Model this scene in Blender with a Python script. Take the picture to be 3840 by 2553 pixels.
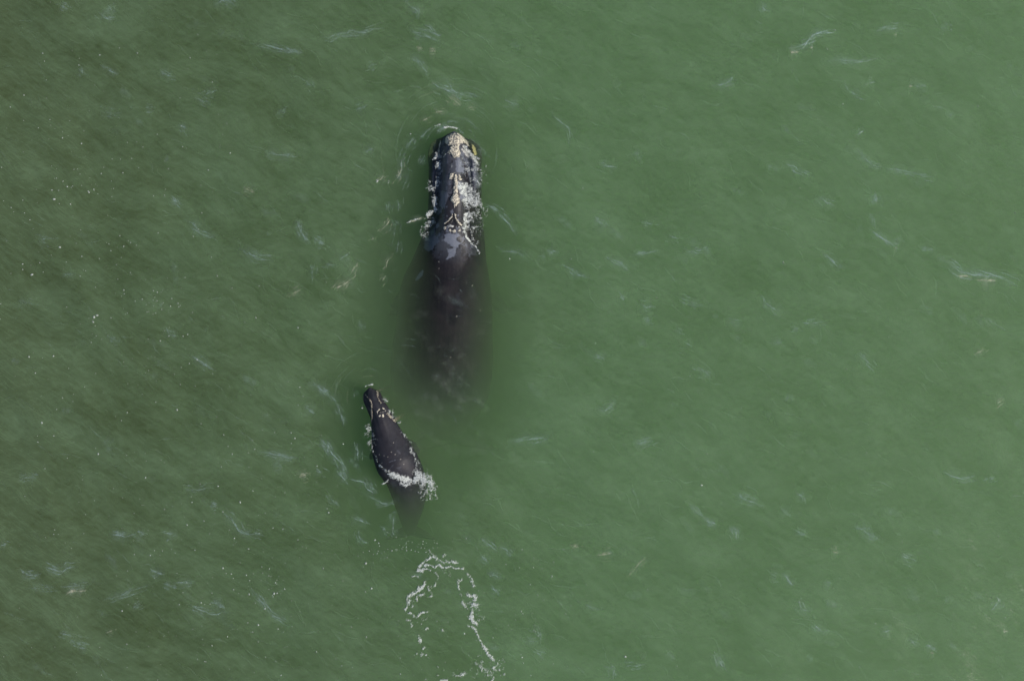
import bpy, math, random
import numpy as np
from mathutils import Vector
from mathutils.bvhtree import BVHTree

for o in list(bpy.data.objects):
    bpy.data.objects.remove(o)
SC = bpy.context.scene
COL = SC.collection
R = math.radians
PPM = 90.0                      # photograph pixels per metre of sea surface

# ------------------------------------------------------------------ camera
HFOV = R(56)
CAM_H = (3840 / PPM / 2) / math.tan(HFOV / 2)
cd = bpy.data.cameras.new('camera')
cd.sensor_fit = 'HORIZONTAL'
cd.angle = HFOV
cd.clip_end = 6000
cam = bpy.data.objects.new('camera', cd)
cam.location = (0, 0, CAM_H)
COL.objects.link(cam)
SC.camera = cam

# ------------------------------------------------------------------ light
SUN_EL, SUN_AZ = R(38), R(107)          # azimuth clockwise from +Y: low right of the frame
SKY_STRENGTH = 0.10
w = bpy.data.worlds.new('World')
SC.world = w
w.use_nodes = True
bg = w.node_tree.nodes['Background']
sky = w.node_tree.nodes.new('ShaderNodeTexSky')
sky.sky_type = 'NISHITA'
sky.sun_disc = False
sky.sun_elevation = SUN_EL
sky.sun_rotation = SUN_AZ
w.node_tree.links.new(sky.outputs[0], bg.inputs[0])
bg.inputs[1].default_value = SKY_STRENGTH
sl = bpy.data.lights.new('sun', 'SUN')
sl.energy = 3.6
sl.angle = R(0.5)
sl.color = (1.0, 0.95, 0.87)
sun = bpy.data.objects.new('sun', sl)
sd = Vector((math.sin(SUN_AZ) * math.cos(SUN_EL), math.cos(SUN_AZ) * math.cos(SUN_EL), math.sin(SUN_EL)))
sun.rotation_euler = (-sd).to_track_quat('-Z', 'Y').to_euler()
sun.location = sd * 200
COL.objects.link(sun)
SC.view_settings.view_transform = 'Standard'
SC.view_settings.look = 'None'
SC.view_settings.gamma = 1
SC.view_settings.exposure = 0.0
SC.render.engine = 'CYCLES'
cy = SC.cycles
cy.use_denoising = True
cy.denoiser = 'OPENIMAGEDENOISE'
cy.max_bounces = 10
cy.volume_bounces = 7
cy.transparent_max_bounces = 24
cy.sample_clamp_indirect = 4

# ------------------------------------------------------------------ helpers
def world(p):
    """a point of the photograph (3840 wide) on the sea surface, in metres"""
    p = np.asarray(p, float)
    return np.stack([(p[..., 0] - 1920) / PPM, (1276.5 - p[..., 1]) / PPM], -1)

def crop(x0, y0, k, pts):
    p = np.asarray(pts, float)
    return np.stack([x0 + p[..., 0] / k, y0 + p[..., 1] / k], -1)

def hash2(ix, iy, seed):
    n = (ix.astype(np.int64) * 374761393 + iy.astype(np.int64) * 668265263 + seed * 1442695041) & 0xFFFFFFFF
    n = ((n ^ (n >> 13)) * 1274126177) & 0xFFFFFFFF
    n = ((n ^ (n >> 16)) * 2246822519) & 0xFFFFFFFF
    return ((n ^ (n >> 15)) & 0xFFFFFF) / float(0xFFFFFF)

def vnoise(x, y, seed=0):
    ix, iy = np.floor(x), np.floor(y)
    fx, fy = x - ix, y - iy
    fx = fx * fx * (3 - 2 * fx)
    fy = fy * fy * (3 - 2 * fy)
    a, b = hash2(ix, iy, seed), hash2(ix + 1, iy, seed)
    c, d = hash2(ix, iy + 1, seed), hash2(ix + 1, iy + 1, seed)
    return (a + (b - a) * fx) * (1 - fy) + (c + (d - c) * fx) * fy

def fbm(x, y, seed=0, octaves=3):
    """-1..1"""
    s, amp, tot = 0, 1.0, 0
    for k in range(octaves):
        s = s + amp * (vnoise(x * 2 ** k + 17.3 * k, y * 2 ** k - 9.1 * k, seed + k) * 2 - 1)
        tot += amp
        amp *= 0.55
    return s / tot

def seg_dist(X, Y, pts):
    d = np.full(X.shape, 1e9)
    if len(pts) == 1:
        return np.hypot(X - pts[0][0], Y - pts[0][1])
    for (ax, ay), (bx, by) in zip(pts[:-1], pts[1:]):
        vx, vy = bx - ax, by - ay
        L = vx * vx + vy * vy + 1e-12
        t = np.clip(((X - ax) * vx + (Y - ay) * vy) / L, 0, 1)
        d = np.minimum(d, np.hypot(X - ax - t * vx, Y - ay - t * vy))
    return d

def poly_sd(X, Y, pts):
    """signed distance, positive inside"""
    d = seg_dist(X, Y, list(pts) + [pts[0]])
    ins = np.zeros(X.shape, bool)
    n = len(pts)
    for i in range(n):
        (x1, y1), (x2, y2) = pts[i], pts[(i + 1) % n]
        c = ((y1 > Y) != (y2 > Y))
        with np.errstate(divide='ignore', invalid='ignore'):
            xi = (x2 - x1) * (Y - y1) / ((y2 - y1) if y2 != y1 else 1e-12) + x1
        ins ^= c & (X < xi)
    return np.where(ins, d, -d)

def smooth_path(pts, step=0.05):
    p = np.asarray(pts, float)
    if len(p) > 2:                                   # Catmull-Rom
        q = np.vstack([2 * p[0] - p[1], p, 2 * p[-1] - p[-2]])
        out = []
        for i in range(1, len(q) - 2):
            n = max(2, int(np.hypot(*(q[i + 1] - q[i])) / step))
            t = np.linspace(0, 1, n, endpoint=False)[:, None]
            a, b, c, d = q[i - 1], q[i], q[i + 1], q[i + 2]
            out.append(0.5 * (2 * b + (c - a) * t + (2 * a - 5 * b + 4 * c - d) * t ** 2 + (3 * b - a - 3 * c + d) * t ** 3))
        return np.vstack(out + [p[-1:]])
    n = max(2, int(np.hypot(*(p[1] - p[0])) / step))
    return p[0] + (p[1] - p[0]) * np.linspace(0, 1, n)[:, None]

def mesh_obj(name, V, F, mat, parent=None, smooth=True):
    me = bpy.data.meshes.new(name)
    V = np.asarray(V, np.float32)
    F = np.asarray(F, np.int32)
    k = F.shape[1]
    me.vertices.add(len(V))
    me.vertices.foreach_set('co', V.ravel())
    me.loops.add(F.size)
    me.loops.foreach_set('vertex_index', F.ravel())
    me.polygons.add(len(F))
    me.polygons.foreach_set('loop_start', np.arange(0, F.size, k, dtype=np.int32))
    me.update(calc_edges=True)
    me.validate()
    if smooth:
        me.polygons.foreach_set('use_smooth', np.ones(len(me.polygons), bool))
    o = bpy.data.objects.new(name, me)
    COL.objects.link(o)
    if mat:
        me.materials.append(mat)
    if parent:
        o.parent = parent
        o.matrix_parent_inverse = parent.matrix_world.inverted()
    return o

def attr(o, name, vals):
    a = o.data.attributes.new(name, 'FLOAT', 'POINT')
    a.data.foreach_set('value', np.asarray(vals, np.float32))

def tag(o, label, cat, kind=None, group=None):
    o['label'] = label
    o['category'] = cat
    if kind:
        o['kind'] = kind
    if group:
        o['group'] = group
    return o

class Mat:
    def __init__(s, name):
        s.m = bpy.data.materials.new(name)
        s.m.use_nodes = True
        s.t = s.m.node_tree
        s.t.nodes.clear()
        s.out = s.n('ShaderNodeOutputMaterial')
    def n(s, typ, **kw):
        x = s.t.nodes.new(typ)
        for k, v in kw.items():
            if k.startswith('_'):
                setattr(x, k[1:], v)
            else:
                x.inputs[k].default_value = v
        return x
    def l(s, a, b):
        s.t.links.new(a, b)
    def at(s, name):
        return s.n('ShaderNodeAttribute', _attribute_name=name).outputs['Fac']
    def noise(s, scale, detail=3, stretch=None, rot=0, rough=0.55, warp=0):
        tc = s.n('ShaderNodeTexCoord')
        src = tc.outputs['Object']
        if warp:
            wn = s.n('ShaderNodeTexNoise', Scale=0.30, Detail=2)
            s.l(src, wn.inputs['Vector'])
            sc = s.n('ShaderNodeVectorMath', _operation='MULTIPLY_ADD')
            s.l(wn.outputs['Color'], sc.inputs[0])
            sc.inputs[1].default_value = (warp, warp, 0)
            s.l(src, sc.inputs[2])
            src = sc.outputs[0]
        ro = s.n('ShaderNodeMapping')
        ro.inputs['Rotation'].default_value = (0, 0, rot)
        mp = s.n('ShaderNodeMapping')
        if stretch:
            mp.inputs['Scale'].default_value = stretch
        s.l(src, ro.inputs['Vector'])
        s.l(ro.outputs[0], mp.inputs['Vector'])
        nz = s.n('ShaderNodeTexNoise', Scale=scale, Detail=detail, Roughness=rough)
        s.l(mp.outputs[0], nz.inputs['Vector'])
        return nz.outputs['Fac']
    def math(s, op, a, b=None, c=None, clamp=False):
        x = s.n('ShaderNodeMath', _operation=op, _use_clamp=clamp)
        for i, v in enumerate((a, b, c)):
            if v is None:
                continue
            if isinstance(v, (int, float)):
                x.inputs[i].default_value = v
            else:
                s.l(v, x.inputs[i])
        return x.outputs[0]
    def ramp(s, f, a, b, lo=0.0, hi=1.0):
        x = s.n('ShaderNodeMapRange', _clamp=True)
        s.l(f, x.inputs['Value'])
        for k, v in (('From Min', a), ('From Max', b), ('To Min', lo), ('To Max', hi)):
            x.inputs[k].default_value = v
        return x.outputs[0]
    def mix(s, f, a, b):
        x = s.n('ShaderNodeMix', _data_type='RGBA')
        if isinstance(f, (int, float)):
            x.inputs[0].default_value = f
        else:
            s.l(f, x.inputs[0])
        for i, v in ((6, a), (7, b)):
            if isinstance(v, tuple):
                x.inputs[i].default_value = (*v, 1)
            else:
                s.l(v, x.inputs[i])
        return x.outputs[2]
    def mixsh(s, f, a, b):
        x = s.n('ShaderNodeMixShader')
        if isinstance(f, (int, float)):
            x.inputs[0].default_value = f
        else:
            s.l(f, x.inputs[0])
        s.l(a, x.inputs[1])
        s.l(b, x.inputs[2])
        return x.outputs[0]
    def bump(s, h, strength, dist):
        b = s.n('ShaderNodeBump', Strength=strength, Distance=dist)
        s.l(h, b.inputs['Height'])
        return b.outputs[0]
    def surf(s, x):
        s.l(x, s.out.inputs['Surface'])
        return s.m

# ------------------------------------------------------------------ materials
def skin_mat():
    m = Mat('wet_whale_skin')
    slough_sheen, pale = m.at('slough_sheen'), m.at('pale')
    fine = m.noise(9, 4)
    base = m.mix(m.ramp(m.noise(1.6, 4), 0.35, 0.7), (0.011, 0.0105, 0.014), (0.024, 0.020, 0.023))
    grey = m.mix(fine, (0.09, 0.105, 0.145), (0.20, 0.205, 0.24))  # sloughing grey; its bluish cast is sky reflection painted in
    col = m.mix(slough_sheen, base, grey)
    col = m.mix(pale, col, (0.42, 0.38, 0.33))
    p = m.n('ShaderNodeBsdfPrincipled', Roughness=0.36)
    m.l(m.ramp(m.at('dry'), 0, 1, 0.02, 0.5), p.inputs['Specular IOR Level'])      # under water the skin hardly shines
    m.l(col, p.inputs['Base Color'])
    m.l(m.ramp(slough_sheen, 0, 1, 0.5, 0.62), p.inputs['Roughness'])
    h = m.math('ADD', m.noise(5, 4), m.math('MULTIPLY', m.noise(22, 3), 0.35))
    m.l(m.bump(h, 0.4, 0.03), p.inputs['Normal'])
    return m.surf(p.outputs[0])

def crust_mat(name, a, b):
    m = Mat(name)
    n1 = m.noise(11, 4, rough=0.65)
    col = m.mix(m.ramp(n1, 0.38, 0.62), a, b)
    p = m.n('ShaderNodeBsdfPrincipled', Roughness=0.85)
    m.l(col, p.inputs['Base Color'])
    m.l(m.bump(m.noise(26, 4), 0.8, 0.04), p.inputs['Normal'])
    return m.surf(p.outputs[0])

def foam_mat():
    m = Mat('white_foam')
    p = m.n('ShaderNodeBsdfPrincipled', Roughness=0.7)
    p.inputs['Base Color'].default_value = (0.66, 0.68, 0.645, 1)
    cov = m.math('MULTIPLY', m.at('cover'), m.ramp(m.noise(17, 4, rough=0.7), 0.30, 0.52, 0.2, 1.0))
    t = m.n('ShaderNodeBsdfTransparent')
    return m.surf(m.mixsh(cov, t.outputs[0], p.outputs[0]))

def dark_mat():
    m = Mat('blowhole_black')
    p = m.n('ShaderNodeBsdfPrincipled', Roughness=0.5)
    m.l(m.mix(m.noise(20), (0.004, 0.004, 0.005), (0.012, 0.01, 0.01)), p.inputs['Base Color'])
    return m.surf(p.outputs[0])

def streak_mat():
    m = Mat('painted_ripple_sheen')
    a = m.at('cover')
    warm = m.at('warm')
    col = m.mix(warm, (0.40, 0.52, 0.49), (0.60, 0.58, 0.42))  # sky sheen put in as pale blue; warm for sun glints and cream foam
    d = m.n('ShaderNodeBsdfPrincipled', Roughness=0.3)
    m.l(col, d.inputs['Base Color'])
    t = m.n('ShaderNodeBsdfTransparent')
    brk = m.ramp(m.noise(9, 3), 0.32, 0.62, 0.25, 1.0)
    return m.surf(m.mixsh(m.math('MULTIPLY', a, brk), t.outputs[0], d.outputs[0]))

def water_surface_mat():
    m = Mat('sea_surface')
    th = R(-32)
    # wind ripples drawn out from upper left to lower right
    b1 = m.noise(1.0, 4, stretch=(1.1, 5.5, 1), rot=R(32), rough=0.6)
    b2 = m.noise(1.0, 3, stretch=(5, 16, 1), rot=R(28), rough=0.6)
    h = m.math('ADD', m.math('MULTIPLY', b1, 0.05), m.math('MULTIPLY', b2, 0.014))
    nrm = m.bump(h, 1.0, 1.0)
    fr = m.n('ShaderNodeFresnel')
    geo = m.n('ShaderNodeNewGeometry')           # no total reflection of the light coming up: the sheet itself does not bend it
    m.l(m.ramp(geo.outputs['Backfacing'], 0, 1, 1.333, 0.75), fr.inputs['IOR'])
    m.l(nrm, fr.inputs['Normal'])
    gl = m.n('ShaderNodeBsdfGlossy', Roughness=0.14)
    m.l(nrm, gl.inputs['Normal'])
    t = m.n('ShaderNodeBsdfTransparent')
    sh = m.mixsh(m.math('MULTIPLY', fr.outputs[0], m.at('sheen')), t.outputs[0], gl.outputs[0])
    # brown film painting in the left-to-right light falloff, thinning out towards +X
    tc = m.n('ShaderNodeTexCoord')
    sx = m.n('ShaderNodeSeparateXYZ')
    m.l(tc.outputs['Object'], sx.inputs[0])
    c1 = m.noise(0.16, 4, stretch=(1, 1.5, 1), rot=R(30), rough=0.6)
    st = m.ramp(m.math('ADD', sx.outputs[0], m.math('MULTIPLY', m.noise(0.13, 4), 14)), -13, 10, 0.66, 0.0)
    gradient_film = m.n('ShaderNodeBsdfDiffuse')
    gradient_film.inputs['Color'].default_value = (0.062, 0.076, 0.030, 1)
    sh = m.mixsh(m.math('MULTIPLY', st, m.at('silt_and_light')), sh, gradient_film.outputs[0])
    # pale silty clouds, with swell light and sky-lit wavelets painted in as fine threads
    silt_and_light = m.n('ShaderNodeBsdfDiffuse')
    silt_and_light.inputs['Color'].default_value = (0.235, 0.36, 0.21, 1)
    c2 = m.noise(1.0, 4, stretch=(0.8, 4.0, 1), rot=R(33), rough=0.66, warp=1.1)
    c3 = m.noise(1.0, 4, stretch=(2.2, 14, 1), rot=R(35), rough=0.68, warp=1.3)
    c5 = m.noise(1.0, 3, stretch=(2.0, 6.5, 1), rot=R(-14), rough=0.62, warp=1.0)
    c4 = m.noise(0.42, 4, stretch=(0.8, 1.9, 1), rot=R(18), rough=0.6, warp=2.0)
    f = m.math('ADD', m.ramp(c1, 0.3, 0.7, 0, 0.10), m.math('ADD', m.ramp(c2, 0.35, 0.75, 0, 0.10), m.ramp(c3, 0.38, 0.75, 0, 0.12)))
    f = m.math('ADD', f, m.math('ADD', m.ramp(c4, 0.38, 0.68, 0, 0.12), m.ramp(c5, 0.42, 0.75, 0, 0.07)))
    sh = m.mixsh(m.math('MULTIPLY', f, m.at('silt_and_light')), sh, silt_and_light.outputs[0])
    return m.surf(sh)

def water_body_mat():
    m = Mat('green_sea_water')
    g = 0.5
    vs = m.n('ShaderNodeVolumeScatter', Density=1.0, Anisotropy=g)
    vs.inputs['Color'].default_value = (*SCAT, 1)
    va = m.n('ShaderNodeVolumeAbsorption', Density=1.0)
    va.inputs['Color'].default_value = (*SCAT, 1)
    vs.inputs['Density'].default_value = va.inputs['Density'].default_value = SIGMA
    add = m.n('ShaderNodeAddShader')
    m.l(vs.outputs[0], add.inputs[0])
    m.l(va.outputs[0], add.inputs[1])
    m.l(add.outputs[0], m.out.inputs['Volume'])
    return m.m

SCAT, SIGMA = (0.654, 0.816, 0.566), 0.44
SKIN = skin_mat()
CREAM = crust_mat('cream_callosity', (0.22, 0.20, 0.18), (0.72, 0.65, 0.51))
GREYC = crust_mat('grey_callosity', (0.14, 0.14, 0.14), (0.62, 0.60, 0.56))
OCHRE = crust_mat('ochre_callosity', (0.30, 0.26, 0.10), (0.60, 0.52, 0.24))
EDGE = crust_mat('pale_lip_edge', (0.10, 0.085, 0.07), (0.46, 0.40, 0.30))
BLACK = dark_mat()
FOAM = foam_mat()
STREAK = streak_mat()

# ------------------------------------------------------------------ sea surface shape
_rng = np.random.RandomState(5)
WAVES = []
for i in range(46):
    lam = 0.5 * (7.0 / 0.5) ** _rng.rand()
    th = R(-122) + _rng.randn() * 0.55           # travel direction, crests lie along the streaks
    k = 2 * math.pi / lam
    slope = 0.012
    WAVES.append((k * math.cos(th), k * math.sin(th), slope / k, _rng.rand() * 6.283))

def sea(x, y):
    h = np.zeros(np.shape(x))
    for kx, ky, a, p in WAVES:
        h = h + a * np.sin(kx * x + ky * y + p)
    return h

# ------------------------------------------------------------------ whales
def smooth_interp(s, ks, vs, sig):
    fine = np.linspace(ks[0], ks[-1], 600)
    v = np.interp(fine, ks, vs)
    n = max(1, int(sig / (fine[1] - fine[0])))
    kern = np.exp(-0.5 * (np.arange(-3 * n, 3 * n + 1) / n) ** 2)
    v = np.convolve(np.pad(v, 3 * n, mode='edge'), kern / kern.sum(), 'valid')
    return np.interp(s, fine, v)

def loft(center_px, keys, sig, ns, down=1.0, belly=0.10, lean=0.0, fat=(0, 1, 0)):
    """a whale's trunk: rings across a centre line. keys: columns s, half-width, top, ridge, ridge width, lip, lip place"""
    c = world(center_px)
    path = smooth_path(c, 0.03)
    ds = np.r_[0, np.cumsum(np.hypot(*np.diff(path, axis=0).T))]
    K = np.asarray(keys, float)
    S = np.linspace(0, min(ds[-1], K[-1, 0]), ns)
    cx, cy = np.interp(S, ds, path[:, 0]), np.interp(S, ds, path[:, 1])
    n = 9
    kern = np.ones(2 * n + 1) / (2 * n + 1)
    cx = np.convolve(np.pad(cx, n, mode='edge'), kern, 'valid')
    cy = np.convolve(np.pad(cy, n, mode='edge'), kern, 'valid')
    cx[0], cy[0] = path[0]
    tx, ty = np.gradient(cx), np.gradient(cy)
    L = np.hypot(tx, ty)
    tx, ty = tx / L, ty / L
    col = [smooth_interp(S, K[:, 0], K[:, j], sig) for j in range(1, K.shape[1])]
    W, T, RH, RW, LH, LC = col
    endcap = np.clip(S / 0.35, 0, 1)
    W = W * np.sqrt(1 - (1 - endcap) ** 2) + 0.02
    M = 64
    V, F = [], []
    for i in range(ns):
        bl = min(1, max(0, (S[i] - fat[0]) / fat[1]))
        up = (0.9 + fat[2] * bl) * W[i]
        dn = down * W[i]
        zm = T[i] - up
        for j in range(M):
            a = 2 * math.pi * j / M
            ca, sa = math.cos(a), math.sin(a)
            l = W[i] * (ca * (1.02 + bl * belly * (1 - max(sa, 0))) + bl * lean * (1 - sa) * .5)
            if sa >= 0:
                z = zm + up * sa ** (1.12 - .10 * bl)
                z += RH[i] * math.exp(-(abs(l) / RW[i]) ** 5) * min(1, sa * 2)
                z += LH[i] * math.exp(-((abs(l) - LC[i]) / 0.17) ** 2) * min(1, sa * 3)
            else:
                z = zm + dn * sa
            V.append((cx[i] + ty[i] * l * -1, cy[i] + tx[i] * l, z))
    for i in range(ns - 1):
        for j in range(M):
            a, b = i * M + j, i * M + (j + 1) % M
            F.append((a, b, b + M, a + M))
    V.append(tuple(np.mean(V[:M], 0)))
    V.append(tuple(np.mean(V[(ns - 1) * M:ns * M], 0)))
    tip, tail = len(V) - 2, len(V) - 1
    tri = []
    for j in range(M):
        tri.append((tip, (j + 1) % M, j))
        b = (ns - 1) * M
        tri.append((tail, b + j, b + (j + 1) % M))
    return V, F, tri, (cx, cy, tx, ty)

def slab(outline, thick, at):
    """a tapering fin: outline in (x, y, z), thickest along its middle"""
    P = np.asarray(outline, float)
    c = P.mean(0)
    n = len(P)
    V = [tuple(p) for p in P]
    inner = 0.55
    V += [tuple(c + (p - c) * inner + (0, 0, thick / 2)) for p in P]
    V += [tuple(c + (p - c) * inner - (0, 0, thick / 2)) for p in P]
    V += [tuple(c + (0, 0, thick / 2)), tuple(c - (0, 0, thick / 2))]
    Q, T = [], []
    for i in range(n):
        j = (i + 1) % n
        Q.append((i, j, n + j, n + i))
        Q.append((j, i, 2 * n + i, 2 * n + j))
        T.append((n + i, n + j, 3 * n))
        T.append((2 * n + j, 2 * n + i, 3 * n + 1))
    return V, Q, T

def fuse(name, pieces, voxel):
    """one continuous body out of trunk, flippers and flukes"""
    V, F = [], []
    for v, q, t in pieces:
        o = len(V)
        V += v
        F += [tuple(i + o for i in f) for f in q] + [tuple(i + o for i in f) for f in t]
    me = bpy.data.meshes.new(name)
    me.from_pydata(V, [], F)
    import bmesh
    bm = bmesh.new()
    bm.from_mesh(me)
    o = 0
    bmesh.ops.recalc_face_normals(bm, faces=bm.faces)
    bm.to_mesh(me)
    bm.free()
    ob = bpy.data.objects.new(name + '_build', me)
    COL.objects.link(ob)
    md = ob.modifiers.new('r', 'REMESH')
    md.mode = 'VOXEL'
    md.voxel_size = voxel
    md2 = ob.modifiers.new('s', 'SMOOTH')
    md2.iterations = 2
    dg = bpy.context.evaluated_depsgraph_get()
    out = bpy.data.meshes.new_from_object(ob.evaluated_get(dg))
    bpy.data.objects.remove(ob)
    out.name = name
    out.polygons.foreach_set('use_smooth', np.ones(len(out.polygons), bool))
    out.materials.clear()
    out.materials.append(SKIN)
    res = bpy.data.objects.new(name, out)
    COL.objects.link(res)
    return res

def coords(o):
    a = np.empty(len(o.data.vertices) * 3, np.float32)
    o.data.vertices.foreach_get('co', a)
    return a.reshape(-1, 3)

def bvh(o):
    return BVHTree.FromPolygons([tuple(v) for v in coords(o)], [tuple(p.vertices) for p in o.data.polygons])

def top_z(tree, x, y, default=-50.0):
    out = np.full(len(x), default)
    dn = Vector((0, 0, -1))
    for i in range(len(x)):
        h = tree.ray_cast(Vector((x[i], y[i], 5)), dn)
        if h[0] is not None:
            out[i] = h[0].z
    return out

def grid_patch(name, box, res, field, base, lift, rough, mat, parent=None, seed=0, cover=None):
    """raised rough patch: kept where field > 0, its rim let into the surface below"""
    x0, y0, x1, y1 = box
    nx, ny = int((x1 - x0) / res) + 2, int((y1 - y0) / res) + 2
    X, Y = np.meshgrid(x0 + np.arange(nx) * res, y0 + np.arange(ny) * res)
    f = field(X, Y)
    keep = f > 0
    cell = keep[:-1, :-1] | keep[1:, :-1] | keep[:-1, 1:] | keep[1:, 1:]
    if not cell.any():
        return None
    idx = np.arange(nx * ny).reshape(ny, nx)
    F = np.stack([idx[:-1, :-1][cell], idx[:-1, 1:][cell], idx[1:, 1:][cell], idx[1:, :-1][cell]], -1)
    used, inv = np.unique(F, return_inverse=True)
    F = inv.reshape(F.shape)
    x, y, ff = X.ravel()[used], Y.ravel()[used], f.ravel()[used]
    z = base(x, y)
    h = np.where(ff > 0, lift * np.clip(ff, 0, 1) ** 0.8 + rough * (0.5 + 0.5 * fbm(x / 0.035, y / 0.035, seed + 9, 2)) * (ff > 0), -0.012)
    o = mesh_obj(name, np.stack([x, y, z + h], -1), F, mat, parent)
    if cover is not None:
        attr(o, 'cover', cover(ff))
    return o

def bbox(ptslist, pad):
    p = np.vstack([np.asarray(q) for q in ptslist])
    return (p[:, 0].min() - pad, p[:, 1].min() - pad, p[:, 0].max() + pad, p[:, 1].max() + pad)

C1 = lambda p: world(crop(1400, 400, 2.6133, p))
C2 = lambda p: world(crop(1300, 900, 2.24, p))
C3 = lambda p: world(crop(1200, 1350, 2.6133, p))
C4 = lambda p: world(crop(1300, 1900, 2.4014, p))

# ---- the adult: s, half-width, top, ridge, ridge half-width, lip, lip place
MOTHER = [
    (0.0, 0.62, -0.34, 0.34, 0.36, 0.00, 0.50),
    (0.3, 1.02, -0.24, 0.50, 0.44, 0.08, 0.60),
    (0.8, 1.14, -0.16, 0.56, 0.48, 0.22, 0.74),
    (1.2, 1.08, -0.08, 0.55, 0.50, 0.38, 0.84),
    (2.0, 1.09, -0.04, 0.55, 0.52, 0.44, 0.88),
    (2.6, 1.09, -0.06, 0.56, 0.55, 0.36, 0.88),
    (3.0, 1.10, -0.12, 0.58, 0.58, 0.14, 0.88),
    (3.5, 1.13, -0.16, 0.60, 0.60, 0.00, 0.90),
    (4.0, 1.24, -0.08, 0.58, 0.64, 0.00, 0.90),
    (4.5, 1.32, 0.12, 0.40, 0.75, 0.00, 0.90),
    (5.0, 1.42, 0.13, 0.10, 0.90, 0.00, 0.90),
    (5.5, 1.56, 0.03, 0.00, 0.90, 0.00, 0.90),
    (6.0, 1.72, -0.04, 0.00, 0.90, 0.00, 0.90),
    (6.7, 1.86, -0.05, 0.00, 0.90, 0.00, 0.90),
    (7.5, 1.92, -0.07, 0.00, 0.90, 0.00, 0.90),
    (8.3, 1.96, -0.16, 0.00, 0.90, 0.00, 0.90),
    (9.2, 2.06, -0.26, 0.00, 0.90, 0.00, 0.90),
    (10.2, 2.10, -0.50, 0.00, 0.90, 0.00, 0.90),
    (11.2, 1.98, -1.05, 0.00, 0.90, 0.00, 0.90),
    (12.2, 1.5, -2.2, 0.00, 0.90, 0.00, 0.90),
    (13.4, 0.60, -3.8, 0.00, 0.90, 0.00, 0.90),
]
mc = [(1703, 492), (1700, 560), (1701, 700), (1697, 850), (1688, 960), (1676, 1100), (1669, 1250), (1656, 1400), (1644, 1550), (1634, 1710)]
mv, mq, mt, _ = loft(mc, MOTHER, 0.14, 300, 0.85, 0.06, -0.22, (4.3, 1.8, 0.26))
mx, my = -2.65, 0
def fin(side, root, reach, z0):
    rx, ry = root
    o = [(0.0, 0.45), (0.5, 0.40), (1.1, 0.05), (1.55, -0.55), (1.6, -1.0), (1.25, -1.05), (0.7, -0.75), (0.0, -0.45)]
    return [(rx + side * a * reach, ry + b * reach, z0 - 0.35 * a) for a, b in o]
y_at = lambda s: (1276.5 - (490 + 90 * s)) / PPM
ml = slab(fin(-1, (-2.60 - 1.25, y_at(6.6)), 1.0, -1.9), 0.30, 0)
mr = slab(fin(1, (-2.60 + 1.0, y_at(6.6)), 0.9, -3.0), 0.30, 0)
yf = y_at(13.2)
fl = [(0, .5), (.7, .35), (1.6, -.1), (2.4, -.75), (1.5, -.65), (.5, -.5), (0, -.35)]
fluke = [(-2.79 + a, yf + b, -5.0) for a, b in fl] + [(-2.79 - a, yf + b, -5.0) for a, b in fl[-2:0:-1]]
mf = slab(fluke, 0.26, 0)
mother = fuse('adult_whale', [(mv, mq, mt), ml, mr, mf], 0.03)
tag(mother, 'large black adult whale with cream crusts on its head, rear half sunk out of sight', 'whale')
mtree = bvh(mother)

co = coords(mother)
X, Y = co[:, 0].astype(float), co[:, 1].astype(float)
nz = fbm(X / 0.16, Y / 0.16, 3, 4)
nf = fbm(X / 0.06, Y / 0.06, 8, 3)
slough_sheen_polys = [
    ([(700, 1270), (720, 1240), (780, 1250), (860, 1260), (870, 1280), (820, 1300), (860, 1350), (830, 1380), (770, 1380), (740, 1360), (700, 1330)], 1.0, .05),
    ([(730, 1400), (820, 1390), (810, 1440), (800, 1480), (720, 1490), (740, 1450), (720, 1420)], .9, .05),
    ([(500, 1270), (600, 1240), (640, 1300), (660, 1330), (640, 1350), (600, 1380), (520, 1400), (470, 1420), (480, 1330)], .62, .10),
    ([(540, 1210), (600, 1170), (610, 1230), (560, 1260)], .6, .05),
    ([(660, 820), (750, 860), (740, 930), (680, 990), (630, 970), (640, 900)], .55, .04),
    ([(680, 710), (740, 670), (790, 690), (780, 760), (770, 830), (700, 850)], .25, .04),
    ([(700, 500), (760, 480), (780, 560), (740, 600), (700, 580)], .25, .05),
    ([(800, 540), (860, 530), (880, 600), (910, 680), (830, 660), (810, 610)], .9, .05),
    ([(920, 540), (985, 550), (1010, 740), (950, 740), (930, 640)], .75, .08),
    ([(870, 400), (980, 480), (1040, 640), (1045, 800), (960, 780), (900, 560)], .5, .12),
    ([(830, 740), (870, 760), (930, 900), (900, 960), (850, 900)], .8, .05),
    ([(620, 1040), (660, 1000), (680, 1020), (640, 1060)], .5, .04),
    ([(600, 560), (665, 530), (660, 700), (620, 830), (570, 820), (590, 700)], .35, .10),
    ([(640, 470), (700, 420), (770, 480), (790, 640), (760, 860), (660, 1000), (620, 980), (650, 700)], .16, .06),  # dark blue sky reflection painted on the left of the rostrum
    ([(580, 560), (655, 520), (660, 700), (620, 850), (555, 830), (570, 680)], .16, .06),  # the same painted sky reflection along the left lip
    ([(590, 1100), (700, 1080), (720, 1200), (560, 1280), (480, 1400), (470, 1300)], .13, .08),  # grey-blue sky sheen painted on the left behind the head
    ([(880, 1260), (1000, 1320), (1020, 1450), (960, 1480), (900, 1400)], .18, .12),
]
slough_sheen = np.zeros(len(X))
for pts, g, k in slough_sheen_polys:
    p = C1(pts)
    slough_sheen = np.maximum(slough_sheen, g * np.clip((poly_sd(X, Y, p) + 1.5 * k * nz + .05 * nf) / 0.025, 0, 1))
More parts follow.
